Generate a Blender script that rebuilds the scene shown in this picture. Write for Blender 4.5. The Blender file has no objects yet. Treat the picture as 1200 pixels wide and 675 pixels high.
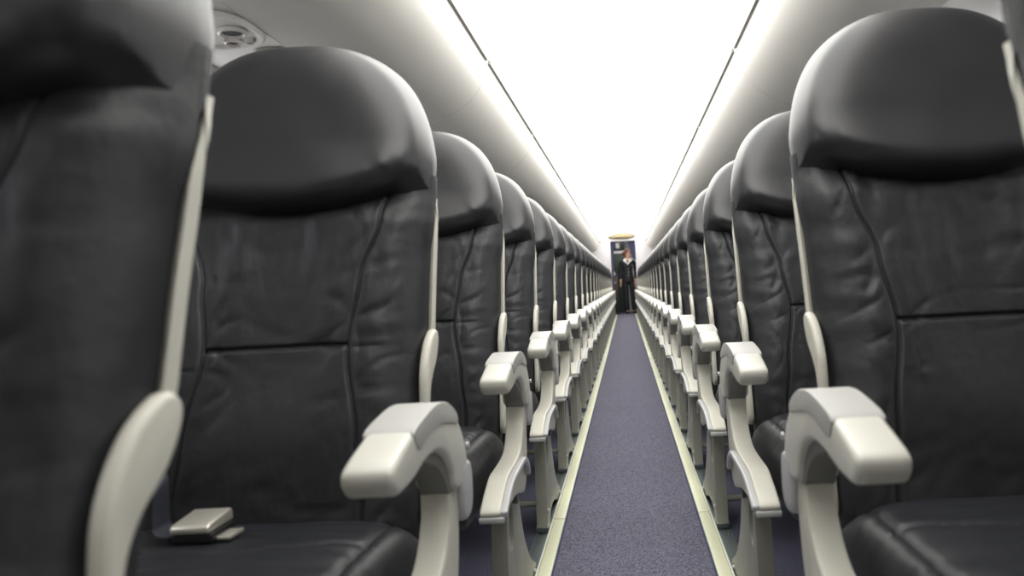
import bpy, bmesh, math, random
from mathutils import Vector, noise, Matrix
random.seed(7)
SC = bpy.context.scene
COL = SC.collection
PITCH = 0.79
ROWS = 25                      # rows in each bank, the first beside the camera

# ------------------------------------------------------------------ materials
def mat(name, base, rough=0.5, metal=0.0, spec=0.5, bump=None, coat=0.0, sheen=0.0, emit=None, vary=None):
    """bump = list of (scale, strength, distance, stretch); vary = (scale, other colour)"""
    m = bpy.data.materials.new(name); m.use_nodes = True
    nt = m.node_tree; b = nt.nodes['Principled BSDF']
    b.inputs['Base Color'].default_value = (*base, 1)
    b.inputs['Roughness'].default_value = rough
    b.inputs['Metallic'].default_value = metal
    b.inputs['Specular IOR Level'].default_value = spec
    b.inputs['Coat Weight'].default_value = coat
    b.inputs['Sheen Weight'].default_value = sheen
    tc = nt.nodes.new('ShaderNodeTexCoord')
    if emit:
        b.inputs['Emission Color'].default_value = (*emit[0], 1)
        b.inputs['Emission Strength'].default_value = emit[1]
    if vary:
        n = nt.nodes.new('ShaderNodeTexNoise'); n.inputs['Scale'].default_value = vary[0]
        n.inputs['Detail'].default_value = 4
        r = nt.nodes.new('ShaderNodeValToRGB')
        r.color_ramp.elements[0].position = .38; r.color_ramp.elements[1].position = .62
        r.color_ramp.elements[0].color = (*base, 1); r.color_ramp.elements[1].color = (*vary[1], 1)
        nt.links.new(tc.outputs['Object'], n.inputs['Vector'])
        nt.links.new(n.outputs['Fac'], r.inputs['Fac'])
        nt.links.new(r.outputs['Color'], b.inputs['Base Color'])
    last = None
    for (sc, st, dist, stretch) in (bump or []):
        mp = nt.nodes.new('ShaderNodeMapping'); mp.inputs['Scale'].default_value = stretch
        n = nt.nodes.new('ShaderNodeTexNoise'); n.inputs['Scale'].default_value = sc; n.inputs['Detail'].default_value = 5
        bp = nt.nodes.new('ShaderNodeBump'); bp.inputs['Strength'].default_value = st; bp.inputs['Distance'].default_value = dist
        nt.links.new(tc.outputs['Object'], mp.inputs['Vector']); nt.links.new(mp.outputs['Vector'], n.inputs['Vector'])
        nt.links.new(n.outputs['Fac'], bp.inputs['Height'])
        if last: nt.links.new(last.outputs['Normal'], bp.inputs['Normal'])
        nt.links.new(bp.outputs['Normal'], b.inputs['Normal'])
        last = bp
    return m

M = {}
M['leather'] = mat('dark_leather', (.018, .0185, .022), .49, spec=.5,
                   bump=[(420, .12, .001, (1, 1, 1)), (24, .34, .007, (1.6, 1, .7)), (70, .16, .003, (1, 1, 1.6))])
M['headleather'] = mat('smooth_dark_leather', (.018, .018, .021), .37, spec=.7,
                   bump=[(420, .10, .001, (1, 1, 1))])
M['cushion'] = mat('seat_leather', (.016, .017, .022), .42, spec=.5,
                   bump=[(420, .12, .001, (1, 1, 1)), (18, .14, .006, (1, 1, 1))])
M['cream'] = mat('cream_plastic', (.60, .585, .51), .38, spec=.5, bump=[(600, .04, .0005, (1, 1, 1))])
M['cap'] = mat('armrest_plastic', (.64, .63, .57), .33, spec=.5, bump=[(500, .05, .0005, (1, 1, 1))])
M['pad'] = mat('grey_armrest_pad', (.47, .465, .445), .45, spec=.4, bump=[(500, .08, .0005, (1, 1, 1))])
M['web'] = mat('dark_grey_web', (.20, .20, .19), .5)
M['greytrim'] = mat('grey_trim_plastic', (.48, .48, .49), .3, spec=.6)
M['leg'] = mat('leg_enamel', (.31, .31, .265), .42, spec=.5)
M['steel'] = mat('brushed_steel', (.62, .62, .60), .28, metal=1.0, bump=[(60, .08, .0006, (1, 14, 1))])
M['buckle'] = mat('buckle_steel', (.74, .71, .63), .36, metal=.7)
M['black'] = mat('black_plastic', (.012, .012, .013), .45)
M['web_belt'] = mat('belt_webbing', (.026, .028, .040), .6, bump=[(900, .3, .0006, (1, 1, 1))])
M['pan'] = mat('seat_pan_grey', (.08, .08, .085), .5)
M['track'] = mat('track_metal', (.16, .19, .19), .38, metal=.6)
M['strip'] = mat('pale_yellow_strip', (.66, .67, .47), .4, vary=(3, (.62, .63, .44)))
M['stripedge'] = mat('strip_edge_white', (.62, .63, .55), .4)
M['navy'] = mat('navy_edging', (.022, .028, .085), .8)
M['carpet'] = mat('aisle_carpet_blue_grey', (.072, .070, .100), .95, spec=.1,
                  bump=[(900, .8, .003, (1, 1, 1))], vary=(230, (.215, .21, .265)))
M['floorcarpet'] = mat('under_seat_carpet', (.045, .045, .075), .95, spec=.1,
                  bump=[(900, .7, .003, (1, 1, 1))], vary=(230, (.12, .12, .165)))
M['panel'] = mat('cabin_panel', (.64, .625, .60), .5, spec=.35)
M['bin'] = mat('bin_plastic', (.80, .775, .73), .42, spec=.4)
M['psu'] = mat('service_panel_plastic', (.80, .77, .74), .42)
M['seam'] = mat('dark_seam', (.12, .10, .09), .6)
M['edgestrip'] = mat('grey_extrusion', (.20, .20, .18), .4, metal=.3)
M['ceiling'] = mat('ceiling_white', (.8, .8, .78), .6)
M['glow'] = mat('glowing_ceiling', (.8, .8, .78), .5, emit=((1.0, .985, .945), 3.9))  # emission paints the cove lighting onto the ceiling, which is no lamp
M['white'] = mat('white_laminate', (.74, .72, .74), .45)
M['beige'] = mat('beige_moulding', (.40, .33, .19), .5)
M['curtain'] = mat('navy_curtain', (.030, .030, .125), .8, sheen=.3)
M['galley'] = mat('galley_dark_green', (.055, .075, .062), .45)
M['galleydark'] = mat('galley_black', (.02, .022, .022), .4)
M['brown'] = mat('brown_case', (.085, .045, .032), .55)
M['skin'] = mat('skin', (.62, .36, .26), .5)
M['hair'] = mat('auburn_hair', (.16, .05, .025), .5, bump=[(80, .5, .004, (1, 1, .2))])
M['suit'] = mat('black_suit', (.010, .011, .014), .8)
M['shirt'] = mat('white_shirt', (.85, .85, .84), .7)
M['shoe'] = mat('black_shoe', (.01, .01, .01), .3)
M['glass'] = None
g = bpy.data.materials.new('window_pane'); g.use_nodes = True
nt = g.node_tree; nt.nodes.clear()
o_ = nt.nodes.new('ShaderNodeOutputMaterial'); tr = nt.nodes.new('ShaderNodeBsdfTransparent')
gl = nt.nodes.new('ShaderNodeBsdfGlossy'); gl.inputs['Roughness'].default_value = .05
mx = nt.nodes.new('ShaderNodeMixShader'); mx.inputs[0].default_value = .08
nt.links.new(tr.outputs[0], mx.inputs[1]); nt.links.new(gl.outputs[0], mx.inputs[2]); nt.links.new(mx.outputs[0], o_.inputs[0])
M['glass'] = g

# ------------------------------------------------------------------ helpers
def link(name, me, m, parent=None, smooth=True):
    if m: me.materials.append(m)
    if smooth:
        for p in me.polygons: p.use_smooth = True
    o = bpy.data.objects.new(name, me); COL.objects.link(o)
    if parent: o.parent = parent
    return o

def bake(o):
    """replace an object's mesh by its evaluated mesh, so that copies share it"""
    bpy.context.view_layer.update()
    dg = bpy.context.evaluated_depsgraph_get()
    me = bpy.data.meshes.new_from_object(o.evaluated_get(dg))
    o.modifiers.clear(); o.data = me
    return o

def from_bm(name, bm, m, parent=None, bevel=0, seg=3, smooth=True, angle=35):
    bmesh.ops.recalc_face_normals(bm, faces=bm.faces)
    me = bpy.data.meshes.new(name); bm.to_mesh(me); bm.free()
    o = link(name, me, m, parent, smooth)
    if bevel:
        b = o.modifiers.new('b', 'BEVEL'); b.width = bevel; b.segments = seg; b.limit_method = 'ANGLE'
        b.angle_limit = math.radians(angle); b.harden_normals = False
        bake(o)
    if smooth:
        mark_sharp(o.data, 40)
    return o

def mark_sharp(me, deg):
    bm = bmesh.new(); bm.from_mesh(me); lim = math.radians(deg)
    for e in bm.edges:
        if len(e.link_faces) == 2 and e.calc_face_angle(0) > lim: e.smooth = False
    bm.to_mesh(me); bm.free()

def catmull(pts, n=6, closed=True):
    out = []; L = len(pts)
    rng = range(L) if closed else range(L-1)
    for i in rng:
        if closed: p0, p1, p2, p3 = pts[i-1], pts[i], pts[(i+1) % L], pts[(i+2) % L]
        else: p0, p1, p2, p3 = pts[max(i-1, 0)], pts[i], pts[i+1], pts[min(i+2, L-1)]
        for k in range(n):
            t = k/n; t2 = t*t; t3 = t2*t
            out.append(tuple(.5*(2*p1[j]+(p2[j]-p0[j])*t+(2*p0[j]-5*p1[j]+4*p2[j]-p3[j])*t2+(3*p1[j]-p0[j]-3*p2[j]+p3[j])*t3) for j in range(len(p1))))
    if not closed: out.append(tuple(pts[-1]))
    return out

def prism(profile, x0, x1, holes=(), bm=None):
    """side profile of (y, z) points extruded over x0..x1; holes are further loops"""
    bm = bm or bmesh.new()
    edges = []
    for loop in [profile, *holes]:
        vs = [bm.verts.new((x0, y, z)) for y, z in loop]
        edges += [bm.edges.new((vs[i], vs[(i+1) % len(vs)])) for i in range(len(vs))]
    if holes:
        r = bmesh.ops.triangle_fill(bm, use_beauty=True, use_dissolve=False, edges=edges)
        faces = [f for f in r['geom'] if isinstance(f, bmesh.types.BMFace)]
    else:
        faces = [bm.faces.new(vs)]
    r = bmesh.ops.extrude_face_region(bm, geom=faces)
    nv = [v for v in r['geom'] if isinstance(v, bmesh.types.BMVert)]
    bmesh.ops.translate(bm, verts=nv, vec=(x1-x0, 0, 0))
    return bm

def box(bm, x0, x1, y0, y1, z0, z1):
    r = bmesh.ops.create_cube(bm, size=1)
    for v in r['verts']:
        v.co = Vector((x0+(v.co.x+.5)*(x1-x0), y0+(v.co.y+.5)*(y1-y0), z0+(v.co.z+.5)*(z1-z0)))
    return r['verts']

def tube(bm, pts, rad, seg=12, cap=True):
    pts = [Vector(p) for p in pts]; rings = []
    rads = rad if isinstance(rad, (list, tuple)) else [rad]*len(pts)
    for i, p in enumerate(pts):
        d = (pts[min(i+1, len(pts)-1)]-pts[max(i-1, 0)]).normalized()
        a = d.orthogonal().normalized() if i == 0 else (rings_a - d*rings_a.dot(d)).normalized()
        rings_a = a; b = d.cross(a)
        rings.append([bm.verts.new(p+(a*math.cos(2*math.pi*k/seg)+b*math.sin(2*math.pi*k/seg))*rads[i]) for k in range(seg)])
    for i in range(len(rings)-1):
        for k in range(seg):
            bm.faces.new((rings[i][k], rings[i][(k+1) % seg], rings[i+1][(k+1) % seg], rings[i+1][k]))
    if cap:
        bm.faces.new(rings[0][::-1]); bm.faces.new(rings[-1])

def disc(bm, c, axis, r, depth, seg=24):
    axis = Vector(axis).normalized(); c = Vector(c)
    tube(bm, [c, c+axis*depth], r, seg)

def sheet(bm, profile, ys, thick=None):
    """profile of (x, z) points swept along the y values; thick gives a solid sheet (offset along +normal side)"""
    grid = [[bm.verts.new((x, y, z)) for (x, z) in profile] for y in ys]
    for i in range(len(ys)-1):
        for k in range(len(profile)-1):
            bm.faces.new((grid[i][k], grid[i][k+1], grid[i+1][k+1], grid[i+1][k]))
    return grid

def closed_sweep(bm, loop, y0, y1):
    a = [bm.verts.new((x, y0, z)) for x, z in loop]; b = [bm.verts.new((x, y1, z)) for x, z in loop]
    n = len(loop)
    for i in range(n): bm.faces.new((a[i], a[(i+1) % n], b[(i+1) % n], b[i]))
    bm.faces.new(a); bm.faces.new(b[::-1])

def empty(name, loc):
    o = bpy.data.objects.new(name, None); COL.objects.link(o); o.location = loc; o.empty_display_size = .1
    return o

def tag(o, label, cat, group=None, kind=None):
    o['label'] = label; o['category'] = cat
    if group: o['group'] = group
    if kind: o['kind'] = kind
    return o

def struct(o):
    o['kind'] = 'structure'; return o

def copy_tree(o, parent=None):
    c = o.copy(); COL.objects.link(c)
    if parent: c.parent = parent
    for ch in list(o.children): copy_tree(ch, c)
    return c

# ------------------------------------------------------------------ the seat
# lateral distances are measured from the aisle's centre line, y is the way aft from the
# row's own zero, which lies one metre ahead of the seat's reference line
XC = 0.800                      # the pair's own origin, off the aisle's centre
SEAT_X = (0.555, 1.055)         # centres of aisle and window seat
HALF = 0.236
TOPH = 1.241

def back_y(h):                  # front of the backrest against height
    pts = [(.36, .205), (.42, .217), (.55, .250), (.70, .290), (.78, .313), (.85, .336), (.95, .365), (1.05, .386), (1.24, .430)]
    for (a, ya), (b, yb) in zip(pts, pts[1:]):
        if h <= b:
            t = (h-a)/(b-a); return ya+(yb-ya)*t
    return pts[-1][1]

def smooth01(t):
    t = max(0, min(1, t)); return t*t*(3-2*t)

def side_seam(h):               # half width of the centre panel
    pts = [(.36, .150), (.45, .148), (.55, .137), (.69, .116), (.80, .130), (.90, .158), (1.0, .180)]
    for (a, ya), (b, yb) in zip(pts, pts[1:]):
        if h <= b:
            return ya+(yb-ya)*smooth01((h-a)/(b-a)) if h >= a else ya
    return pts[-1][1]

def crowd(t, k=.80): return t-k*math.sin(2*math.pi*t)/(2*math.pi)

def backrest_mesh(seed):
    """upholstered back: front skin with seams and soft folds, rounded over to its sides"""
    bm = bmesh.new(); NS, NC = 34, 48; NX = 2*NS+NC; h0, h1 = .375, .985
    hs = [h0+(.694-h0)*crowd(k/60) for k in range(60)]+[.694+(h1-.694)*crowd(k/64) for k in range(65)]
    NH = len(hs)-1
    def P(i, j, front=True):
        h = hs[j]
        w = HALF-.010+.006*smooth01((h-.84)/.06)
        ss = side_seam(h)
        if i < NS: x = -w+(w-ss)*crowd(i/NS)
        elif i <= NS+NC: x = -ss+2*ss*crowd((i-NS)/NC)
        else: x = ss+(w-ss)*crowd((i-NS-NC)/NS)
        a = max(-1, min(1, x/w))
        edge = max(0, (1-abs(a)**5.5))**(1/2.6)               # rounded side
        bot = min(1, math.sqrt(max(0, (h-h0)/.03)))            # rounded foot
        prof = edge*(.35+.65*bot)
        th = .082
        y = back_y(h)+th*(1-prof)
        # side bolsters stand a little proud, the centre is slightly dished
        d = abs(x)-ss
        y += .010*smooth01(1-abs(x)/.12)*smooth01((h-.45)/.2)
        y -= .009*math.exp(-((d-.040)/.035)**2)*edge
        # lumbar swell of the lower pad
        y -= .014*math.exp(-((h-.56)/.09)**2)*(1-(x/.2)**2 if abs(x) < .2 else 0)
        # seams
        y += .0062*math.exp(-(d/.0036)**2)
        if abs(x) < ss:
            y += .0058*math.exp(-((h-.694)/.0036)**2)
        # pull folds by the seams
        nx = noise.noise(Vector((x*16+seed, h*5, seed)))
        nv = noise.noise(Vector((x*30+seed, h*4.0+3, seed*2)))
        nh = noise.noise(Vector((x*9, h*36+seed, 5+seed)))
        nf = noise.noise(Vector((x*46, h*40+seed, 9+seed)))
        fold = .0046*nx + .0030*nv*1.5*smooth01((h-.70)/.12)
        if d > 0: fold += .0034*nh*smooth01(d/.03)
        fold += .0005*nf
        for q, (kx, kh, sl) in enumerate(((7, 9, .5), (10, 6, -.7), (5, 14, .25))):      # creases in the hide
            cn = noise.noise(Vector((x*kx+h*sl*kx+seed*1.7, h*kh-x*sl*kh, 20+q*7+seed)))
            near = .25+.75*max(math.exp(-((abs(d)-.03)/.03)**2), smooth01((.56-h)/.12), .8*smooth01((h-.82)/.07))
            fold += .0030*max(0, 1-abs(cn)/.10)**1.5*near
        y += fold*edge*(1-.8*math.exp(-(d/.012)**2))
        # tuck under the headrest
        y += .018*smooth01((h-.90)/.06)
        return Vector((x, y, h))
    g = [[bm.verts.new(P(i, j)) for i in range(NX+1)] for j in range(NH+1)]
    for j in range(NH):
        for i in range(NX):
            bm.faces.new((g[j][i], g[j][i+1], g[j+1][i+1], g[j+1][i]))
    # back skin
    r = [[bm.verts.new((v.co.x, back_y(v.co.z)+.088, v.co.z)) for v in (g[j][0], g[j][NX])] for j in range(NH+1)]
    for j in range(NH):
        bm.faces.new((g[j+1][0], r[j+1][0], r[j][0], g[j][0]))
        bm.faces.new((g[j][NX], r[j][1], r[j+1][1], g[j+1][NX]))
        bm.faces.new((r[j][0], r[j+1][0], r[j+1][1], r[j][1]))
    bm.faces.new([*g[0], r[0][1], r[0][0]])
    bm.faces.new([*g[NH][::-1], r[NH][0], r[NH][1]])
    return bm

def head_outline(n=132):
    """outline of the headrest, x and height, counter-clockwise from the lower left"""
    pts = []; hs = .915; P = 2.62
    for k in range(n):
        t = 2*math.pi*k/n
        c, s = math.cos(t), math.sin(t)
        if s >= 0:
            x = math.copysign(abs(c)**(2/P), c)*HALF; h = hs+abs(s)**(2/P)*(TOPH-hs)
        else:
            q = 5.0
            x = math.copysign(abs(c)**(2/q), c)*HALF
            h = hs
            # corners ride up at the sides, the lip hangs lowest in the middle
        if s < 0:
            u = abs(x)/HALF
            h = hs - .002 + .062*u**2.2*1.0
            h = h - .004*(1-u)
        pts.append((x, h))
    # raise the sides where the two arcs meet
    out = []
    for x, h in pts:
        u = abs(x)/HALF
        lo = hs-.002+.062*u**2.2
        out.append((x, max(h, lo)))
    for _ in range(3):                               # soften the corners
        out = [((out[k-1][0]+2*p[0]+out[(k+1) % n][0])/4, (out[k-1][1]+2*p[1]+out[(k+1) % n][1])/4) for k, p in enumerate(out)]
    return out

def headrest_mesh(seed):
    bm = bmesh.new(); out = head_outline(); n = len(out)
    c = (0, 1.055)
    def front(r, x, h):
        T = .088; P, hs = 2.62, .915
        u = abs(x)/HALF
        sv = (u**P+max(0, (h-hs)/(TOPH-hs))**P)**(1/P)
        es = 1-.60*min(1, sv)**15                               # rolls over the sides and the crown
        soft = 1-min(1, sv)**8
        lip = hs-.002+.062*u**2.2
        t = max(0, min(1, (h-lip)/.060)); eb = math.sqrt(max(0, 1-(1-t)**2))
        full = .105-.017*smooth01((h-.93)/.12)                  # the lower lip is fullest
        y = back_y(h)+.062-full*es*(.12+.88*eb)
        y += .002*smooth01(1-abs(x)/.18)*soft          # dished for the head
        y += .0022*noise.noise(Vector((x*11+seed, h*11, seed)))*soft
        side = smooth01((abs(x)-.13)/.06)
        y += .0030*side*noise.noise(Vector((x*22+seed, h*46+x*40, 3)))*smooth01((1.05-h)/.08)*soft
        return y
    full_out = out
    out = [(x*(1-.060*smooth01(abs(x)/.15)), h-.016*smooth01((h-1.1)/.1)) for x, h in out]
    rear = [(x*(1-.030*smooth01((1.02-h)/.05)), h-max(0, .995-h)*smooth01((abs(x)/HALF-.62)/.22)*1.05) for x, h in full_out]
    rr = [0.0]+[((k+1)/34)**.8 for k in range(34)]
    rings = []
    cv = bm.verts.new((0, front(0, 0, c[1]), c[1]))
    for r in rr[1:]:
        rings.append([bm.verts.new((c[0]+(x-c[0])*r, front(r, (x-c[0])*r, c[1]+(h-c[1])*r), c[1]+(h-c[1])*r)) for x, h in out])
    for k in range(n): bm.faces.new((cv, rings[0][k], rings[0][(k+1) % n]))
    for i in range(len(rings)-1):
        for k in range(n):
            bm.faces.new((rings[i][k], rings[i+1][k], rings[i+1][(k+1) % n], rings[i][(k+1) % n]))
    # over the edge to the back
    last = rings[-1]
    for (f, r, dy) in ((.30, 1.0, None), (.56, 1.0, None), (.78, 1.0, None), (.93, 1.0, None), (1, 1.0, .038), (1, .992, .047), (1, .97, .053), (1, .9, .056), (1, .5, .056)):
        rg = [((a[0]+(b_[0]-a[0])*f)*r, c[1]+(a[1]+(b_[1]-a[1])*f-c[1])*r) for a, b_ in zip(out, rear)]
        if dy is None:          # round the side from the front rim to the rear rim
            g_ = 1-math.sqrt(1-f*f)
            ring = []
            for (x, h), v in zip(rg, rings[-1]):
                d0 = v.co.y-back_y(v.co.z); ring.append(bm.verts.new((x, back_y(h)+d0+(.100-d0)*(.35*f+.65*g_), h)))
        else: ring = [bm.verts.new((x, back_y(h)+.062+dy, h)) for x, h in rg]
        for k in range(n):
            bm.faces.new((last[k], ring[k], ring[(k+1) % n], last[(k+1) % n]))
        last = ring
    bm.faces.new(last[::-1])
    return bm

def shell_mesh():
    """cream rear tray of the backrest with a raised lip along both sides"""
    bm = bmesh.new(); NH = 40; h0, h1 = .42, .945
    rows = []
    for j in range(NH+1):
        h = h0+(h1-h0)*j/NH
        w = HALF-.0005-.005*smooth01((h-.90)/.04)-.035*smooth01((.70-h)/.03)
        y = back_y(h)
        f, b = y+.086, y+.120
        f += .018*smooth01((h-.86)/.09)
        # section from inner left lip round the back to the inner right lip
        loop = [(-w+.012, f+.020), (-w+.010, f+.004), (-w+.004, f), (-w, f+.006), (-w, b-.022), (-w+.010, b-.004), (-w+.03, b),
                (w-.03, b), (w-.010, b-.004), (w, b-.022), (w, f+.006), (w-.004, f), (w-.010, f+.004), (w-.012, f+.020)]
        rows.append([bm.verts.new((x, yy, h)) for x, yy in loop])
    m = len(rows[0])
    for j in range(NH):
        for k in range(m):
            bm.faces.new((rows[j][k], rows[j][(k+1) % m], rows[j+1][(k+1) % m], rows[j+1][k]))
    bm.faces.new(rows[0]); bm.faces.new(rows[-1][::-1])
    return bm

def cushion_mesh(seed):
    bm = bmesh.new(); NX, NY = 64, 72
    w = .244; y0, y1 = -.245, .250; zt, zb = .437, .325
    def P(i, j):
        a = -1+2*i/NX; b = -1+2*j/NY
        x = a*w; y = y0+(y1-y0)*(b+1)/2
        e = (max(0, 1-abs(a)**7))**(1/2.2)*(max(0, 1-abs(b)**9))**(1/2.2)
        z = zb+.03+(zt-zb-.03)*e
        z += .010*(1-a*a)*(1-b*b)
        z += .012*math.exp(-((y+.17)/.07)**2)*e          # roll at the knees
        z -= .006*math.exp(-((abs(x)-.200)/.0045)**2)*e  # piping seams
        z -= .005*math.exp(-((y-.045-.05*(x/.2)**2)/.006)**2)*(abs(x) < .2)*e
        z += .0030*noise.noise(Vector((x*10+seed, y*14, seed)))*e
        z += .0020*noise.noise(Vector((x*14+seed, y*45, seed+2)))*e
        return (x, y, z)
    g = [[bm.verts.new(P(i, j)) for i in range(NX+1)] for j in range(NY+1)]
    for j in range(NY):
        for i in range(NX): bm.faces.new((g[j][i], g[j][i+1], g[j+1][i+1], g[j+1][i]))
    ring = [g[0][i] for i in range(NX+1)]+[g[j][NX] for j in range(1, NY+1)]+[g[NY][i] for i in range(NX-1, -1, -1)]+[g[j][0] for j in range(NY-1, 0, -1)]
    lo = [bm.verts.new((v.co.x*.985, v.co.y, zb)) for v in ring]
    for k in range(len(ring)):
        bm.faces.new((ring[k], lo[k], lo[(k+1) % len(ring)], ring[(k+1) % len(ring)]))
    bm.faces.new(lo)
    return bm

R = lambda pts: [(a-1.0, b) for a, b in pts]       # measured profile -> the row's own y
CAP = R([(.868, .553), (.850, .560), (.842, .574), (.848, .588), (.885, .600), (.94, .613), (1.0, .623), (1.05, .625), (1.10, .617), (1.15, .595),
         (1.19, .562), (1.212, .530), (1.213, .500), (1.182, .486), (1.135, .490), (1.118, .518), (1.088, .546), (1.036, .564), (.978, .564), (.92, .555)])
PAD = R([(.93, .6120), (1.0, .6240), (1.05, .6262), (1.10, .6185), (1.148, .598), (1.152, .582), (1.10, .590), (1.05, .597), (1.0, .595), (.95, .587), (.935, .594)])
WEB = R([(.99, .578), (1.05, .578), (1.10, .560), (1.135, .525), (1.140, .492), (1.20, .494), (1.175, .487), (1.125, .486), (1.10, .515), (1.06, .540), (1.0, .560)])
POST = R([(1.128, .505), (1.122, .460), (1.095, .420), (1.055, .396), (1.0, .388), (.92, .386), (.86, .384), (.80, .366), (.752, .345), (.747, .332), (.765, .324),
          (.85, .320), (.95, .316), (1.02, .305), (1.09, .290), (1.135, .315), (1.165, .375), (1.180, .44), (1.186, .505)])
TRIM_PATH = [(.748, .334), (.78, .345), (.83, .362), (.88, .370), (.94, .372), (1.01, .374), (1.06, .372), (1.10, .356), (1.125, .325)]
TAB = R([(1.175, .505), (1.222, .512), (1.240, .500), (1.243, .455), (1.228, .432), (1.200, .428), (1.178, .440)])
LEG = R([(.945, .335), (.918, .250), (.905, .120), (.900, .045), (.897, .0045), (.962, .0045), (.970, .022), (1.01, .040), (1.08, .046), (1.16, .036),
         (1.23, .016), (1.26, .0045), (1.365, .0045), (1.362, .024), (1.315, .046), (1.240, .090), (1.165, .165), (1.115, .255), (1.095, .335)])
HOLE = R([(.975+.030*math.cos(-2*math.pi*k/20), .245+.055*math.sin(-2*math.pi*k/20)) for k in range(20)])
BRACKET = R([(1.368, .708), (1.332, .688), (1.304, .650), (1.294, .606), (1.289, .510), (1.268, .410), (1.300, .405), (1.308, .510), (1.312, .590), (1.330, .626),
             (1.366, .655), (1.386, .684), (1.386, .702)])

def make_pair(sgn, seed):
    """one pair of seats on its own legs; sgn +1 is the right of the aisle"""
    L = lambda X: sgn*(X-XC)
    def pr(profile, xa, xb, **k):
        a, b = sorted((L(xa), L(xb))); return prism(profile, a, b, **k)
    root = empty('airline_seat', (sgn*XC, 0, 0))
    for q, X in enumerate(SEAT_X):
        back = from_bm('backrest', backrest_mesh(seed+q), M['leather'], root); back.location.x = L(X)
        head = from_bm('headrest', headrest_mesh(seed+q), M['headleather'], back)
        sh = from_bm('back_shell', shell_mesh(), M['cream'], back)
        for s in (-1, 1):
            bb = prism(catmull(BRACKET, 5), (HALF-.010) if s > 0 else -HALF-.006, (HALF+.006) if s > 0 else -HALF+.010)
            from_bm('side_bracket', bb, M['cream'], back, bevel=.006, seg=3)
        cu = from_bm('seat_cushion', cushion_mesh(seed+q), M['cushion'], root); cu.location.x = L(X)
    # aisle armrest
    post = from_bm('armrest_post', pr(catmull(POST, 5), .246, .288), M['cream'], root, bevel=.005)
    cap = from_bm('armrest', pr(catmull(CAP, 5), .237, .295), M['cap'], root, bevel=.0085, seg=4)
    from_bm('armrest_pad', pr(catmull(PAD, 5), .2355, .2965), M['pad'], cap, bevel=.008, seg=4)
    from_bm('armrest_web', pr(catmull(WEB, 5), .246, .286), M['web'], cap, bevel=.003)
    bm = bmesh.new(); disc(bm, (L(.2375), .213, .537), (-sgn, 0, 0), .005, .004, 12); from_bm('screw', bm, M['greytrim'], cap)
    up = catmull(TRIM_PATH, 5, False)
    prof = []
    for k, (a, b) in enumerate(up):
        p, n = up[max(k-1, 0)], up[min(k+1, len(up)-1)]
        dx, dz = n[0]-p[0], n[1]-p[1]; ln = math.hypot(dx, dz)
        prof.append((a, b, -dz/ln, dx/ln))
    band = [(a+nx*.007, b+nz*.007) for a, b, nx, nz in prof]+[(a-nx*.007, b-nz*.007) for a, b, nx, nz in prof[::-1]]
    from_bm('armrest_trim', pr(R(band), .234, .250), M['greytrim'], post, bevel=.004)
    bm = bmesh.new()
    a, b = sorted((L(.240), L(.290)))
    box(bm, a, b, -.2555, -.243, .318, .331)
    from_bm('front_lip', bm, M['greytrim'], post, bevel=.004)
    from_bm('release_tab', pr(catmull(TAB, 4), .236, .262), M['greytrim'], post, bevel=.007, seg=3)
    # legs
    for X in (.281, 1.12):
        lg = from_bm('leg', pr([(p, max(.0045, q)) for p, q in catmull(LEG, 4)], X-.017, X+.017, holes=[HOLE]), M['leg'], root, bevel=.004)
        bm = bmesh.new(); disc(bm, (L(X-.017), -.068, .062), (-sgn, 0, 0), .008, .005, 12)
        from_bm('bolt', bm, M['greytrim'], lg); bm = bmesh.new()
        disc(bm, (L(X-.017), .318, .018), (-sgn, 0, 0), .007, .005, 12)
        from_bm('bolt', bm, M['greytrim'], lg)
        bm = bmesh.new(); a, b = sorted((L(X-.021), L(X+.021))); box(bm, a, b, -.108, -.045, .0042, .022)
        from_bm('foot', bm, M['track'], lg, bevel=.003)
    bm = bmesh.new(); tube(bm, [(L(.285), -.062, .085), (L(1.25), -.062, .085)], .0095, 14); from_bm('luggage_bar', bm, M['leg'], root)
    bm = bmesh.new()
    for yy in (.00, .12): tube(bm, [(L(.250), yy, .305), (L(1.29), yy, .305)], .018, 16)
    from_bm('frame_tube', bm, M['pan'], root)
    bm = bmesh.new(); a, b = sorted((L(.318), L(1.29))); box(bm, a, b, -.225, .235, .300, .327)
    from_bm('seat_pan', bm, M['pan'], root, bevel=.008)
    return root

proto = {-1: make_pair(-1, 3.0), 1: make_pair(1, 11.0)}
Y0 = {-1: 0.982, 1: 0.938}          # y of the first full row's reference line
ORD = ['nearest', 'second', 'third', 'fourth', 'fifth', 'sixth', 'seventh', 'eighth', 'ninth', 'tenth', 'eleventh', 'twelfth', 'thirteenth', 'fourteenth',
       'fifteenth', 'sixteenth', 'seventeenth', 'eighteenth', 'nineteenth', 'twentieth', 'twenty-first', 'twenty-second', 'twenty-third', 'twenty-fourth', 'farthest']
units = {}
for s in (-1, 1):
    side = 'left' if s < 0 else 'right'
    for n in range(ROWS):
        u = proto[s] if n == 0 else copy_tree(proto[s])
        u.location = (s*XC, Y0[s]+(n-1)*PITCH, 0)
        units[(s, n)] = u
        if n == 0 and s < 0: lab = 'blurred dark leather airline seat nearest the camera, cut by the left frame edge'
        elif n == 0: lab = 'airline seat nearest the camera on the right, only its pale edge in frame'
        elif n == 1 and s < 0: lab = 'black leather airline seat with silver belt buckle, second on the left'
        elif n == 1: lab = 'large black leather airline seat at right of photo, cream armrest before it'
        else: lab = 'dark leather airline seat, %s from the camera on the %s of the aisle' % (ORD[n], side)
        tag(u, lab, 'seat', 'airline seats on the %s of the aisle' % side)

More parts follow.
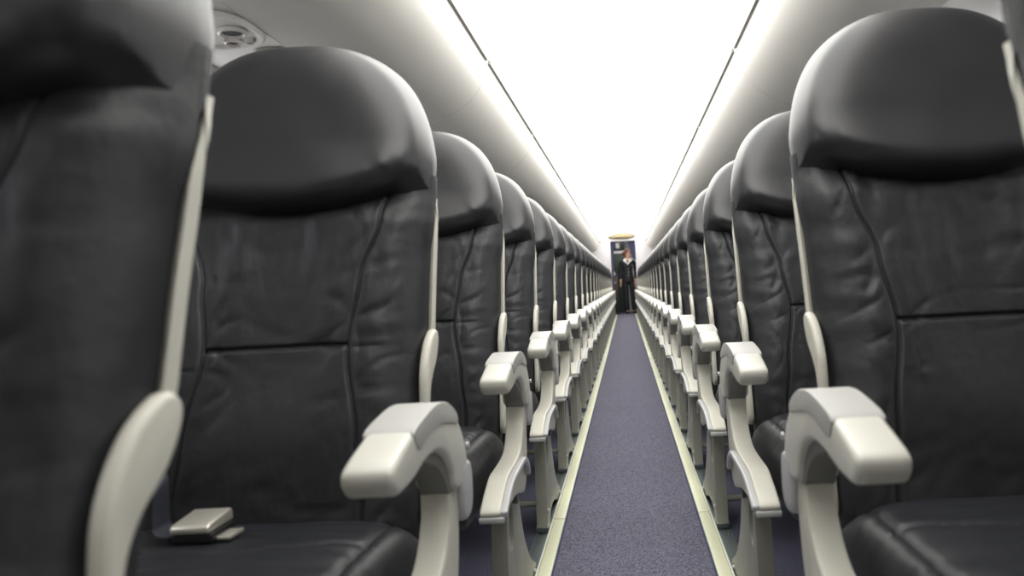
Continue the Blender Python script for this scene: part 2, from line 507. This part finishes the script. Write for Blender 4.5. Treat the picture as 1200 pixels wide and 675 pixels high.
# the headrest nearest the camera on the left is pushed down a little
for back in units[(-1, 0)].children:
    if back.name.startswith('backrest'):
        for h_ in back.children:
            if h_.name.startswith('headrest'): h_.location = (0, -.006, -.022)

# seat belt on the second left-hand seat
def belt(root, s):
    L = lambda X: s*(X-XC)
    X = SEAT_X[0]
    b = bmesh.new()
    path = catmull([(.700, .215, .42), (.690, .185, .475), (.672, .155, .515), (.655, .130, .512), (.648, .115, .475), (.636, .105, .457), (.595, .105, .457)], 6, False)
    for k in range(len(path)):
        p = path[k]; q = path[min(k+1, len(path)-1)]; o = path[max(k-1, 0)]
    w = .024
    rows = []
    for k, p in enumerate(path):
        t = k/(len(path)-1)
        # the web turns from standing on edge to lying flat
        wd = Vector((.25, .85, .45)).lerp(Vector((.05, 1.0, .02)), smooth01(t*1.2)).normalized()
        c = Vector((L(p[0]), p[1], p[2])); wd.x *= s
        nrm = Vector((0, 0, 1))
        rows.append([b.verts.new(c-wd*w), b.verts.new(c+wd*w), b.verts.new(c+wd*w+nrm*.0022), b.verts.new(c-wd*w+nrm*.0022)])
    for a, c in zip(rows, rows[1:]):
        for k in range(4): b.faces.new((a[k], a[(k+1) % 4], c[(k+1) % 4], c[k]))
    b.faces.new(rows[0]); b.faces.new(rows[-1][::-1])
    bt = from_bm('seat_belt', b, M['web_belt'], root)
    DY = .062
    b = bmesh.new(); x0, x1 = sorted((L(.612), L(.556)))
    box(b, x0, x1, DY+.012, DY+.075, .448, .462)
    bk = from_bm('belt_buckle', b, M['black'], bt, bevel=.003)
    bk2 = bmesh.new()
    a = [(.010, .462), (.010, .470), (.016, .474), (.074, .480), (.078, .476), (.078, .462)]
    a = [(p+DY, q) for p, q in a]
    prism(a, x0-.001, x1-.004, bm=bk2)
    from_bm('buckle_lid', bk2, M['buckle'], bt, bevel=.0025)
    b = bmesh.new(); x0, x1 = sorted((L(.560), L(.537))); box(b, x0, x1, DY+.022, DY+.062, .449, .454)
    from_bm('buckle_tongue', b, M['buckle'], bt, bevel=.001)
belt(units[(-1, 1)], -1)

# ------------------------------------------------------------------ cabin shell
YB, YE = -2.4, 20.0                # cabin from behind the camera to the end partition
YG = 21.9                          # galley's far wall

def slab(name, x0, x1, y0, y1, z0, z1, m, bevel=0):
    bm = bmesh.new(); box(bm, x0, x1, y0, y1, z0, z1); return from_bm(name, bm, m, bevel=bevel, smooth=False)

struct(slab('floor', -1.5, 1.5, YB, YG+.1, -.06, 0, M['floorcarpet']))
CW = .2185
ac = slab('aisle_carpet', -CW+.006, CW-.006, YB+.01, YE+.03, 0, .006, M['carpet'])
tag(ac, 'blue-grey carpet runner down the middle of the aisle', 'carpet')
for s in (-1, 1):
    side = 'left' if s < 0 else 'right'
    b = bmesh.new(); a, c = sorted((s*(CW-.006), s*CW)); box(b, a, c, YB+.01, YE, 0, .0065)
    tag(from_bm('carpet_edging', b, M['navy'], smooth=False), 'thin navy edging along the %s edge of the aisle carpet' % side, 'carpet edging')
    joints = [YB+.01, 2.58, 8.2, 13.8, YE-.02]
    names = ['nearest the camera', 'in the middle, second from the camera', 'third from the camera', 'farthest from the camera']
    for k in range(4):
        r = empty('floor_strip', (s*(CW+.018), (joints[k]+joints[k+1])/2, 0))
        h = (joints[k+1]-joints[k])/2-.003
        b = bmesh.new(); box(b, -.0175, .0175, -h, h, 0, .010); from_bm('strip_lens', b, M['strip'], r, bevel=.002)
        b = bmesh.new(); x = s*.0205; box(b, x-.0028, x+.0028, -h, h, 0, .013); from_bm('strip_edge', b, M['stripedge'], r, smooth=False)
        tag(r, 'pale yellow floor strip on the %s edge of the aisle, segment %s' % (side, names[k]), 'floor strip', 'floor path strips')
    b = bmesh.new(); a, c = sorted((s*.263, s*.303))
    cx = (a+c)/2
    loop = [(a, 0), (a, .0035), (cx-.007, .0035), (cx-.007, .001), (cx+.007, .001), (cx+.007, .0035), (c, .0035), (c, 0)]
    closed_sweep(b, loop, YB+.02, YE-.03)
    tag(from_bm('seat_track', b, M['track'], smooth=False), 'dark metal seat track under the %s seat legs' % side, 'seat track')

# ceiling shell and inner panels whose emission stands in for hidden cove lights
CX, CZ = .585, 1.855               # upper edge of the bins
SEG = 1.82
joints = [YB+.02]
y = 3.70
while y-SEG > YB+.3: y -= SEG
while y < YE-.4: joints.append(y); y += SEG
joints.append(YE-.19)
dome = [(-CX-.10+2*(CX+.10)*k/24, 1.93+.22*math.cos((k/24-.5)*math.pi)) for k in range(25)]
b = bmesh.new()
closed_sweep(b, [(-1.0, 1.93)]+dome+[(1.0, 1.93), (1.0, 2.35), (-1.0, 2.35)], YB, YE+.1)
struct(from_bm('ceiling', b, M['ceiling']))
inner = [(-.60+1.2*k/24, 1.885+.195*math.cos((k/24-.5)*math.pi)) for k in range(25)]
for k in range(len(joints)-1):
    if joints[k] < 0: continue            # glow left out behind the camera, so front faces stay darker
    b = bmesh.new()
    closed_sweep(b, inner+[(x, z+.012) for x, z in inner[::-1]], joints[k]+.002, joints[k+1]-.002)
    o = from_bm('ceiling_glow_panel', b, M['glow'])
    tag(o, 'white curved ceiling panel above the aisle, glowing in place of cove lighting', 'ceiling light', 'ceiling panels')

binprof = catmull([(.585, 1.862), (.596, 1.80), (.628, 1.725), (.685, 1.660), (.77, 1.606), (.875, 1.570), (.985, 1.545)], 5, False)
for s in (-1, 1):
    side = 'left' if s < 0 else 'right'
    for k in range(len(joints)-1):
        y0, y1 = joints[k]+.0015, joints[k+1]-.0015
        r = empty('overhead_bin', (s*.85, (y0+y1)/2, 1.545))
        tr_ = lambda loop: [(s*x-s*.85, z-1.545) for x, z in loop]
        b = bmesh.new(); closed_sweep(b, tr_(binprof+[(.985, 1.90), (.66, 1.90), (.60, 1.872)]), y0-(y0+y1)/2, y1-(y0+y1)/2)
        from_bm('bin_body', b, M['bin'], r)
        b = bmesh.new()
        closed_sweep(b, tr_([(.5745, 1.846), (.588, 1.846), (.588, 1.866), (.5745, 1.866)]), y0-(y0+y1)/2+.03, y1-(y0+y1)/2-.03)
        from_bm('edge_strip', b, M['edgestrip'], r, smooth=False)
        tag(r, 'grey-white rounded overhead bin in the row above the %s seats' % side, 'overhead bin', 'overhead bins on the %s' % side)
    # service panel channel under the bins
    b = bmesh.new(); closed_sweep(b, [(s*x, z) for x, z in [(.991, 1.548), (1.256, 1.530), (1.30, 1.60), (.991, 1.62)]], YB+.01, YE-.01)
    struct(from_bm('trim_%d' % (1 if s < 0 else 2), b, M['psu'], smooth=False))
    # dark joint between bin and service panel
    b = bmesh.new(); closed_sweep(b, [(s*x, z) for x, z in [(.983, 1.549), (.993, 1.551), (.993, 1.60), (.983, 1.60)]], YB+.01, YE-.01)
    struct(from_bm('trim_%d' % (3 if s < 0 else 4), b, M['seam'], smooth=False))

# side walls with window openings
wallprof = catmull([(1.44, -.06), (1.45, .35), (1.445, .75), (1.425, 1.05), (1.388, 1.25), (1.335, 1.42), (1.266, 1.526), (1.30, 1.62), (1.10, 1.95), (.98, 2.2)], 6, False)
WH0, WH1 = 1.10, 1.508
wy = [2.50+PITCH*k for k in range(-4, 6)]
for s in (-1, 1):
    b = bmesh.new()
    ys = [YB]
    for c in wy: ys += [c-.14, c+.14]
    ys += [YG+.1]
    zz = [p[1] for p in wallprof]
    prof = sorted(wallprof[:37]+[], key=lambda p: p[1])
    # insert exact window heights
    def at(z):
        for p, q in zip(wallprof, wallprof[1:]):
            if p[1] <= z <= q[1]: t = (z-p[1])/(q[1]-p[1]); return (p[0]+(q[0]-p[0])*t, z)
    prof = [p for p in wallprof if abs(p[1]-WH0) > .015 and abs(p[1]-WH1) > .015]
    ins = [at(WH0), at(WH1)]
    for w_ in ins:
        k = max(i for i, p in enumerate(prof[:44]) if p[1] < w_[1] and i < len(prof) and (i == 0 or prof[i][1] >= prof[i-1][1]) and prof[i][1] < 1.53)
        prof.insert(k+1, w_)
    grid = [[b.verts.new((s*x, yy, z)) for x, z in prof] for yy in ys]
    for i in range(len(ys)-1):
        for k in range(len(prof)-1):
            zm = (prof[k][1]+prof[k+1][1])/2
            if i % 2 == 1 and WH0 < zm < WH1 and k < 40: continue
            b.faces.new((grid[i][k], grid[i+1][k], grid[i+1][k+1], grid[i][k+1]))
    o = from_bm('wall_left' if s < 0 else 'wall_right', b, M['panel'])
    struct(o)
    # window units
    first = None
    for j, c in enumerate(wy):
        if first is None:
            b = bmesh.new()
            tilt = [at(WH0), at(1.2), at(1.33), at(WH1)]
            hb = .14
            # frame: outer ring on the wall, inner ring set back and rounded
            N = 40
            outr, inr, inr2 = [], [], []
            for k in range(N):
                t = 2*math.pi*k/N
                cy = math.copysign(abs(math.cos(t))**(2/4), math.cos(t)); cz = math.copysign(abs(math.sin(t))**(2/4), math.sin(t))
                zc, hz = (WH0+WH1)/2, (WH1-WH0)/2
                def pt(f, dx):
                    z = zc+cz*hz*f; z_ = min(max(z, .9), 1.518)
                    return b.verts.new((s*(at(z_)[0]+dx), cy*hb*f, z))
                m_ = max(abs(math.cos(t)), abs(math.sin(t)))
                z = zc+math.sin(t)/m_*(hz+.012)
                outr.append(b.verts.new((s*(at(min(z, 1.518))[0]-.004), math.cos(t)/m_*(hb+.012), z))); inr.append(pt(.98, -.006)); inr2.append(pt(.90, .05))
            for A, B in ((outr, inr), (inr, inr2)):
                for k in range(N): b.faces.new((A[k], A[(k+1) % N], B[(k+1) % N], B[k]))
            first = from_bm('window', b, M['panel'])
            b = bmesh.new()
            vs = []
            for k in range(N):
                t = 2*math.pi*k/N
                cy = math.copysign(abs(math.cos(t))**(2/4), math.cos(t)); cz = math.copysign(abs(math.sin(t))**(2/4), math.sin(t))
                z = zc+cz*hz*.91; vs.append(b.verts.new((s*(at(z)[0]+.045), cy*hb*.91, z)))
            cv = b.verts.new((s*(at(zc)[0]+.045), 0, zc))
            for k in range(N): b.faces.new((cv, vs[k], vs[(k+1) % N]))
            from_bm('window_pane', b, M['glass'], first)
            wobj = first
        else:
            wobj = copy_tree(first)
        wobj.location.y = c
        wobj.name = 'window_%d' % (j+1+(0 if s < 0 else len(wy)))
        struct(wobj)
struct(slab('wall_front', -1.5, 1.5, YB-.1, YB, -.06, 2.35, M['white']))

# passenger service unit over the second left row
def service_unit(cx, cy):
    z = 1.538; tilt = math.atan2(.018, .245)
    r = empty('passenger_service_unit', (cx, cy, z)); r.rotation_euler = (0, -tilt, 0)
    a, c = .108, .150
    def oval(f, n=48): return [(a*f*math.copysign(abs(math.cos(2*math.pi*k/n))**(2/2.6), math.cos(2*math.pi*k/n)), c*f*math.copysign(abs(math.sin(2*math.pi*k/n))**(2/2.6), math.sin(2*math.pi*k/n))) for k in range(n)]
    b = bmesh.new(); rings = []
    for f, dz in ((1.0, .001), (1.0, -.006), (.95, -.011), (.88, -.010), (.82, -.004), (.78, -.002)):
        rings.append([b.verts.new((x, y, dz)) for x, y in oval(f)])
    for A, B in zip(rings, rings[1:]):
        for k in range(48): b.faces.new((A[k], A[(k+1) % 48], B[(k+1) % 48], B[k]))
    b.faces.new(rings[-1])
    from_bm('bezel', b, M['psu'], r)
    for nm, (x, y), rad, mm in (('air_nozzle', (.036, .015), .030, 'black'), ('reading_light', (-.036, -.062), .019, 'brown'), ('reading_light', (.000, .092), .019, 'brown'), ('call_button', (.048, .098), .010, 'brown')):
        b = bmesh.new()
        prof = [(1.25, -.003), (1.22, -.011), (1.05, -.014), (.95, -.010), (.90, -.0035)]
        rr = [[b.verts.new((x+rad*q*math.cos(2*math.pi*k/28), y+rad*1.15*q*math.sin(2*math.pi*k/28), dz)) for k in range(28)] for q, dz in prof]
        for A, B in zip(rr, rr[1:]):
            for k in range(28): b.faces.new((A[k], A[(k+1) % 28], B[(k+1) % 28], B[k]))
        o = from_bm(nm, b, M['psu'], r)
        b = bmesh.new(); vs = [b.verts.new((x+rad*.95*math.cos(2*math.pi*k/28), y+rad*1.09*math.sin(2*math.pi*k/28), -.0055)) for k in range(28)]
        ctr = b.verts.new((x, y, -.009 if nm == 'air_nozzle' else -.006))
        for k in range(28): b.faces.new((vs[k], vs[(k+1) % 28], ctr))
        from_bm('nozzle_disc' if nm == 'air_nozzle' else 'lens', b, M[mm], o)
    tag(r, 'oval panel with black air nozzle and reading lights above the left seats', 'service unit')
    # speaker grille behind it
    g_ = empty('speaker_grille', (cx+.045, cy+.262, z+.003)); g_.rotation_euler = (0, -tilt, 0)
    b = bmesh.new(); loop = [(.052*math.copysign(abs(math.cos(2*math.pi*k/40))**.7, math.cos(2*math.pi*k/40)), .080*math.sin(2*math.pi*k/40)) for k in range(40)]
    v0 = [b.verts.new((x, y, 0.002)) for x, y in loop]; v1 = [b.verts.new((x*.94, y*.95, -.007)) for x, y in loop]
    for k in range(40): b.faces.new((v0[k], v0[(k+1) % 40], v1[(k+1) % 40], v1[k]))
    b.faces.new(v1); b.faces.new(v0[::-1])
    from_bm('grille_plate', b, M['greyplate'], g_)
    b = bmesh.new()
    for k in range(9):
        yy = -.052+k*.013
        box(b, -.035, .035, yy-.003, yy+.003, -.0085, -.006)
    from_bm('slots', b, M['black'], g_, smooth=False)
    tag(g_, 'greenish grey slotted grille beside the oval panel above the left seats', 'speaker grille')
M['greyplate'] = mat('grille_plastic', (.42, .41, .36), .5)
service_unit(-1.095, 2.20)

# ------------------------------------------------------------------ end partition, doorway and galley
DX0, DX1, DZ = -.345, .335, 1.93
for nm, x0, x1 in (('wall_back', -1.45, DX0), ('wall_back_right', DX1, 1.45)):
    b = bmesh.new(); box(b, x0, x1, YE, YE+.05, 0, 2.3); struct(from_bm(nm, b, M['white'], bevel=.008))
b = bmesh.new(); box(b, DX0, DX1, YE, YE+.05, DZ, 2.3); struct(from_bm('wall_back_lintel', b, M['white'], smooth=False))
b = bmesh.new()
box(b, DX0-.02, DX0+.022, YE-.012, YE+.062, 0, DZ); box(b, DX1-.022, DX1+.02, YE-.012, YE+.062, 0, DZ); box(b, DX0+.022, DX1-.022, YE-.012, YE+.062, DZ-.06, DZ)
struct(from_bm('door_1', b, M['white'], bevel=.006))
# beige lens shaped moulding over the doorway
b = bmesh.new()
prof = []
for k in range(33):
    t = -1+2*k/32; prof.append((t*.335, 1.985+.008*(1-t*t), .155*math.sqrt(max(0, 1-abs(t)**2.6))))
up = [[b.verts.new((x-.03, YE-.0015-d*math.cos(a), z+d*.0+.075*math.sin(a)*(1-abs(x/.336)**3)**.5)) for a in [math.pi*(j/10-.5) for j in range(11)]] for x, z, d in prof]
for i in range(32):
    for j in range(10): b.faces.new((up[i][j], up[i+1][j], up[i+1][j+1], up[i][j+1]))
o = from_bm('doorway_light_housing', b, M['beige']); tag(o, 'beige rounded housing above the doorway at the aisle end', 'light housing')

def curtain(name, path, label, x_folds=5, yy=YE+.085):
    """cloth hung in vertical folds; path gives (z, left edge, right edge)"""
    b = bmesh.new(); NZ, NX = 40, 48; rows = []
    zs = [p[0] for p in path]
    def edge(z, k):
        for p, q in zip(path, path[1:]):
            if p[0] >= z >= q[0]:
                t = smooth01((p[0]-z)/(p[0]-q[0])); return p[k]+(q[k]-p[k])*t
        return path[-1][k]
    for j in range(NZ+1):
        z = zs[0]+(zs[-1]-zs[0])*j/NZ; a, c = edge(z, 1), edge(z, 2)
        rows.append([b.verts.new((a+(c-a)*i/NX, yy+.02*math.sin(2*math.pi*x_folds*i/NX), z)) for i in range(NX+1)])
    for j in range(NZ):
        for i in range(NX): b.faces.new((rows[j][i], rows[j][i+1], rows[j+1][i+1], rows[j+1][i]))
    o = from_bm(name, b, M['curtain'])
    sm = o.modifiers.new('s', 'SOLIDIFY'); sm.thickness = .004; bake(o)
    return tag(o, label, 'curtain', 'curtains in the doorway')
curtain('curtain', [(1.90, -.31, -.18), (1.60, -.335, -.25), (1.45, -.345, -.265), (.55, -.345, -.275)], 'navy curtain gathered at the left side of the end doorway', 4)
curtain('curtain', [(1.90, .13, .30), (1.62, .165, .315), (1.48, .21, .325), (1.38, .265, .325)], 'navy curtain gathered at the right side of the end doorway', 5)

# galley beyond the doorway
struct(slab('wall_galley', -1.5, 1.5, YG, YG+.1, 0, 2.3, M['white']))
struct(slab('ceiling_galley', -1.5, 1.5, YE+.1, YG+.1, 2.16, 2.3, M['ceiling']))
r = empty('galley_cabinet', (-.32, 21.45, 0))
b = bmesh.new(); box(b, -.42, .36, .0, .42, 0, 2.02); from_bm('cabinet_body', b, M['galley'], r, bevel=.008)
b = bmesh.new(); box(b, .03, .345, -.012, 0, 1.72, 1.98); from_bm('cabinet_door', b, M['galleydark'], r, bevel=.006)
b = bmesh.new(); box(b, .03, .345, -.012, 0, 1.10, 1.58); from_bm('cabinet_door', b, M['galley'], r, bevel=.006)
b = bmesh.new(); box(b, -.05, .36, -.03, .0, 1.61, 1.68); from_bm('cabinet_rail', b, M['white'], r, bevel=.004)
b = bmesh.new(); box(b, .12, .22, -.02, -.012, 1.76, 1.90); from_bm('white_placard', b, M['shirt'], r, bevel=.002)
b = bmesh.new(); box(b, -.05, .36, -.05, .0, .98, 1.04); from_bm('counter', b, M['galleydark'], r, bevel=.006)
tag(r, 'dark green galley cabinet beyond the doorway behind the attendant', 'cabinet')
# service trolley standing left of the attendant
r = empty('service_trolley', (-.285, 20.50, 0))
b = bmesh.new(); box(b, -.115, .115, -.15, .25, .06, .98); from_bm('trolley_body', b, M['galleydark'], r, bevel=.012)
b = bmesh.new(); box(b, -.095, .095, -.163, -.150, .50, .93); dr = from_bm('trolley_door', b, M['brown'], r, bevel=.006)
b = bmesh.new(); box(b, -.06, .06, -.18, -.163, .80, .835); from_bm('door_latch', b, M['greytrim'], dr, bevel=.004)
b = bmesh.new(); box(b, -.12, .12, -.155, .255, .98, 1.005); from_bm('trolley_top', b, M['galleydark'], r, bevel=.006)
for x in (-.085, .085):
    for y in (-.11, .21):
        b = bmesh.new(); disc(b, (x-.012, y, .032), (1, 0, 0), .032, .024, 18); from_bm('caster', b, M['black'], r)
tag(r, 'black service trolley in the doorway at left of the attendant', 'trolley')
b = bmesh.new(); box(b, -.06, .06, -.04, .04, 0, .10)
o = from_bm('paper_cup_stack', b, M['shirt'], bevel=.01); o.location = (-.300, 20.50, 1.005)
tag(o, 'small white carton standing on the black trolley', 'carton')

# ------------------------------------------------------------------ flight attendant
def skin_obj(name, verts, edges, radii, m, parent, sub=2, rootv=0):
    me = bpy.data.meshes.new(name); me.from_pydata(verts, edges, []); me.update()
    o = bpy.data.objects.new(name, me); COL.objects.link(o); o.parent = parent
    sk = o.modifiers.new('skin', 'SKIN'); sk.use_smooth_shade = True
    sd = me.skin_vertices[0].data
    for i, r_ in enumerate(radii):
        sd[i].radius = r_ if isinstance(r_, tuple) else (r_, r_); sd[i].use_root = (i == rootv)
    su = o.modifiers.new('sub', 'SUBSURF'); su.levels = sub; su.render_levels = sub
    me.materials.append(m)
    bake(o)
    o.data.materials.clear(); o.data.materials.append(m)
    for p in o.data.polygons: p.use_smooth = True
    return o

att = empty('flight_attendant', (.095, 20.33, 0))
tag(att, 'standing person in dark suit with white collar and auburn hair, looking right', 'person')
V, E, RD = [], [], []
def jt(p, r_, parent=None):
    V.append(p); RD.append(r_)
    if parent is not None: E.append((parent, len(V)-1))
    return len(V)-1
pel = jt((0, 0, .90), .095)
wai = jt((0, 0, 1.05), (.100, .085), pel)
che = jt((0, 0, 1.22), (.120, .095), wai)
sho = jt((0, .005, 1.345), (.085, .065), che)
nec = jt((.004, .002, 1.43), .045, sho)
hd0 = jt((.006, .002, 1.50), .048, nec)
def hand(wr, d, side, palm):
    """palm, four unequal curled fingers and a thumb at the wrist"""
    w = Vector(V[wr]); d = Vector(d).normalized(); a = Vector(palm).normalized(); n = d.cross(a).normalized()
    p = jt(tuple(w+d*.045), (.022, .015), wr); p2 = jt(tuple(w+d*.085), (.026, .014), p)
    for k, ln in enumerate((.070, .078, .072, .056)):
        b0 = w+d*.092+a*(.027-.018*k)
        f0 = jt(tuple(b0), .0085, p2); f1 = jt(tuple(b0+d*ln*.5+n*.008), .008, f0); jt(tuple(b0+d*ln*.85+n*.030), .007, f1)
    t0 = jt(tuple(w+d*.04+a*.032), .011, p); t1 = jt(tuple(w+d*.075+a*.050+n*.012), .0095, t0); jt(tuple(w+d*.098+a*.045+n*.028), .008, t1)
# her left arm hangs at the right of the photo, the other rests on the trolley
ls = jt((.165, .0, 1.335), .052, sho); le = jt((.205, .015, 1.09), .040, ls); lw = jt((.185, -.035, .86), .026, le); hand(lw, (-.02, -.06, -1), 1, (-.3, -1, 0))
rs = jt((-.160, .0, 1.335), .052, sho); re = jt((-.205, .015, 1.09), .040, rs); rw = jt((-.195, -.045, .86), .026, re); hand(rw, (.02, -.10, -1), -1, (.3, -1, 0))
ll = jt((.085, 0, .83), .068, pel); lk = jt((.105, -.005, .48), .055, ll); la = jt((.125, .01, .085), .036, lk); jt((.135, -.12, .035), (.034, .026), la)
rl = jt((-.080, 0, .83), .068, pel); rk = jt((-.070, -.005, .48), .055, rl); ra = jt((-.060, .01, .085), .036, rk); jt((-.065, -.12, .035), (.034, .026), ra)
body = skin_obj('body', V, E, RD, M['skin'], att)
HC = Vector((.012, -.004, 1.552)); HF = Vector((.93, -.37, 0)).normalized(); HS = HF.cross(Vector((0, 0, 1))); HU = Vector((0, 0, 1))
G = lambda a, c, w_: math.exp(-((a-c)/w_)**2)
def head_pt(d):
    """d is a unit direction (forward, side, up); returns forward, side, up distances"""
    f, s_, u = d
    F_, S_, U_ = f*.094, s_*.074, u*.116
    if u < 0: S_ *= 1-.30*(-u)**1.3; F_ -= (.018*(-u) if f < .2 else -.004*(-u))
    if f > 0:
        mid = G(s_, 0, .22)
        F_ += .024*mid*G(u, -.20, .16)*f+.008*mid*G(u, -.02, .2)*f          # nose and its bridge
        F_ += .006*G(s_, 0, .35)*G(u, .22, .12)*f                            # brow
        F_ -= .007*(G(s_, .36, .16)+G(s_, -.36, .16))*G(u, .04, .12)*f       # eye sockets
        F_ += .006*G(s_, 0, .28)*G(u, -.52, .07)*f+.006*G(s_, 0, .28)*G(u, -.62, .06)*f   # lips
        F_ += .012*G(s_, 0, .3)*G(u, -.86, .12)                              # chin
    return F_, S_, U_
def head_ball(b, fn, nu=72, nv=54):
    r1 = bmesh.ops.create_uvsphere(b, u_segments=nu, v_segments=nv, radius=1)
    for v in r1['verts']:
        F_, S_, U_ = fn((v.co.x, v.co.y, v.co.z)); v.co = HC+HF*F_+HS*S_+HU*U_
b = bmesh.new(); b.from_mesh(body.data)
head_ball(b, head_pt)
for sd in (-1, 1):
    r1 = bmesh.ops.create_uvsphere(b, u_segments=16, v_segments=12, radius=1)
    for v in r1['verts']: v.co = HC+HF*(-.008+v.co.x*.018-.004*v.co.z)+HS*sd*(.074+v.co.y*.010)+HU*(-.008+v.co.z*.030)
b.to_mesh(body.data); b.free()
rm = body.modifiers.new('r', 'REMESH'); rm.mode = 'VOXEL'; rm.voxel_size = .0045; rm.use_smooth_shade = True
bake(body); body.data.materials.clear(); body.data.materials.append(M['skin'])
for p in body.data.polygons: p.use_smooth = True
for sd in (-1, 1):
    b = bmesh.new(); r1 = bmesh.ops.create_uvsphere(b, u_segments=14, v_segments=10, radius=1)
    for v in r1['verts']: v.co = HC+HF*(.0785+v.co.x*.007)+HS*(sd*.029+v.co.y*.012)+HU*(.004+v.co.z*.006)
    from_bm('eye', b, M['black'], att)
def hair_pt(d):
    f, s_, u = d; F_, S_, U_ = head_pt((min(f, .2) if f < 0 else f, s_, u)) if f < 0 else (f*.094, s_*.074, u*.116)
    line = .22+.55*max(0, u-.25) if u > 0 else .22-.9*(-u)          # the hairline, set back below the ears
    k = smooth01((line-f)/.16+.5)
    if u < -.55: k *= smooth01((u+.85)/.3)
    sc = .86+.25*k+.012*k*math.sin(s_*34+u*9)
    return F_*sc-.004*k, S_*sc, U_*(sc if u > 0 else .86+.20*k)
b = bmesh.new(); head_ball(b, hair_pt)
r1 = bmesh.ops.create_uvsphere(b, u_segments=24, v_segments=16, radius=1)
for v in r1['verts']: v.co = HC+HF*(-.118+v.co.x*.036)+HS*v.co.y*.045+HU*(.018+v.co.z*.042)
from_bm('hair', b, M['hair'], att)
jv = [(0, 0, .74), (0, 0, .93), (0, 0, 1.06), (0, 0, 1.20), (0, .005, 1.34), (.165, 0, 1.34), (.207, .015, 1.09), (.187, -.032, .885), (-.160, 0, 1.34), (-.207, .015, 1.09), (-.197, -.040, .885)]
je = [(0, 1), (1, 2), (2, 3), (3, 4), (4, 5), (5, 6), (6, 7), (4, 8), (8, 9), (9, 10)]
jr = [(.172, .140), (.160, .130), (.122, .105), (.145, .118), (.105, .085), .066, .054, .042, .066, .054, .042]
jk = skin_obj('jacket', jv, je, jr, M['suit'], att)
tv = [(0, 0, .90), (.086, 0, .82), (.106, -.005, .48), (.124, .004, .055), (-.081, 0, .82), (-.071, -.005, .48), (-.061, .004, .055)]
te = [(0, 1), (1, 2), (2, 3), (0, 4), (4, 5), (5, 6)]
skin_obj('trousers', tv, te, [(.120, .100), .092, .076, .070, .092, .076, .070], M['suit'], att)
for x in (.135, -.065):
    b = bmesh.new(); r1 = bmesh.ops.create_uvsphere(b, u_segments=16, v_segments=10, radius=1)
    for v in r1['verts']: v.co = Vector((x+v.co.x*.046, -.055+v.co.y*.125, max(.002, .036+v.co.z*.042)))
    from_bm('shoe', b, M['shoe'], att)
# white shirt: two turned-down collar leaves over the lapels and the front between them
b = bmesh.new()
for s in (-1, 1):
    outer = [(.0, -.112, 1.265), (.035, -.116, 1.315), (.085, -.108, 1.350), (.120, -.070, 1.378), (.110, -.010, 1.392), (.060, .050, 1.405), (.0, .062, 1.410)]
    inner = [(.0, -.104, 1.300), (.022, -.094, 1.345), (.045, -.070, 1.395), (.056, -.035, 1.425), (.058, .005, 1.438), (.035, .050, 1.442), (.0, .060, 1.442)]
    o2 = catmull(outer, 4, False); i2 = catmull(inner, 4, False)
    rows = []
    for a, c in zip(o2, i2):
        A, Cc = Vector(a), Vector(c); mid = (A+Cc)/2+Vector((0, -.010, .012))
        rows.append([b.verts.new((s*v.x+.004, v.y, v.z)) for v in (A, A.lerp(mid, .5)+Vector((0, -.003, .004)), mid, mid.lerp(Cc, .5)+Vector((0, -.002, .004)), Cc, Cc+Vector((0, .012, -.03)), A+Vector((0, .012, -.006)))])
    for r0, r1 in zip(rows, rows[1:]):
        for k in range(7): b.faces.new((r0[k], r0[(k+1) % 7], r1[(k+1) % 7], r1[k]))
    b.faces.new(rows[0]); b.faces.new(rows[-1][::-1])
from_bm('collar', b, M['shirt'], att)
b = bmesh.new()
for k in range(3): disc(b, (.012, -.123, 1.16-.08*k), (0, -1, 0), .009, .006, 12)
from_bm('jacket_button', b, M['buckle'], jk)

# ------------------------------------------------------------------ light, sky, camera
w = bpy.data.worlds.new('sky'); SC.world = w; w.use_nodes = True
bg = w.node_tree.nodes['Background']; bg.inputs[0].default_value = (.93, .96, 1, 1); bg.inputs[1].default_value = 6.5
gl_ = bpy.data.lights.new('galley_lamp', 'AREA'); gl_.shape = 'RECTANGLE'; gl_.size = .8; gl_.size_y = .5; gl_.energy = 9; gl_.color = (1, .97, .92)
go = bpy.data.objects.new('galley_lamp', gl_); COL.objects.link(go); go.location = (.1, 20.75, 2.08)

cam = bpy.data.cameras.new('camera'); co = bpy.data.objects.new('camera', cam); COL.objects.link(co)
SC.camera = co
cam.sensor_width = 36; cam.sensor_fit = 'HORIZONTAL'
F_PX = 919.0; VPX, VPY = 733.0, 333.0; ROLL = math.radians(2.8)
cam.lens = 36*F_PX/1200
cam.shift_x = (600-VPX)/1200; cam.shift_y = (VPY-337.5)/1200
cam.clip_start = .02
# looking along +y; the photograph leans, so the camera is rolled clockwise
rot = Matrix.Rotation(math.radians(90), 4, 'X') @ Matrix.Rotation(-ROLL, 4, 'Z')
co.matrix_world = Matrix.Translation((.0165, 0, .77)) @ rot
cam.dof.use_dof = True; cam.dof.focus_distance = 2.6; cam.dof.aperture_fstop = 4.2

SC.view_settings.view_transform = 'Standard'; SC.view_settings.look = 'None'
SC.view_settings.exposure = 0.0; SC.view_settings.gamma = 1.0; SC.view_settings.use_curve_mapping = False
SC.cycles.use_denoising = True
SC.cycles.max_bounces = 8; SC.cycles.diffuse_bounces = 5
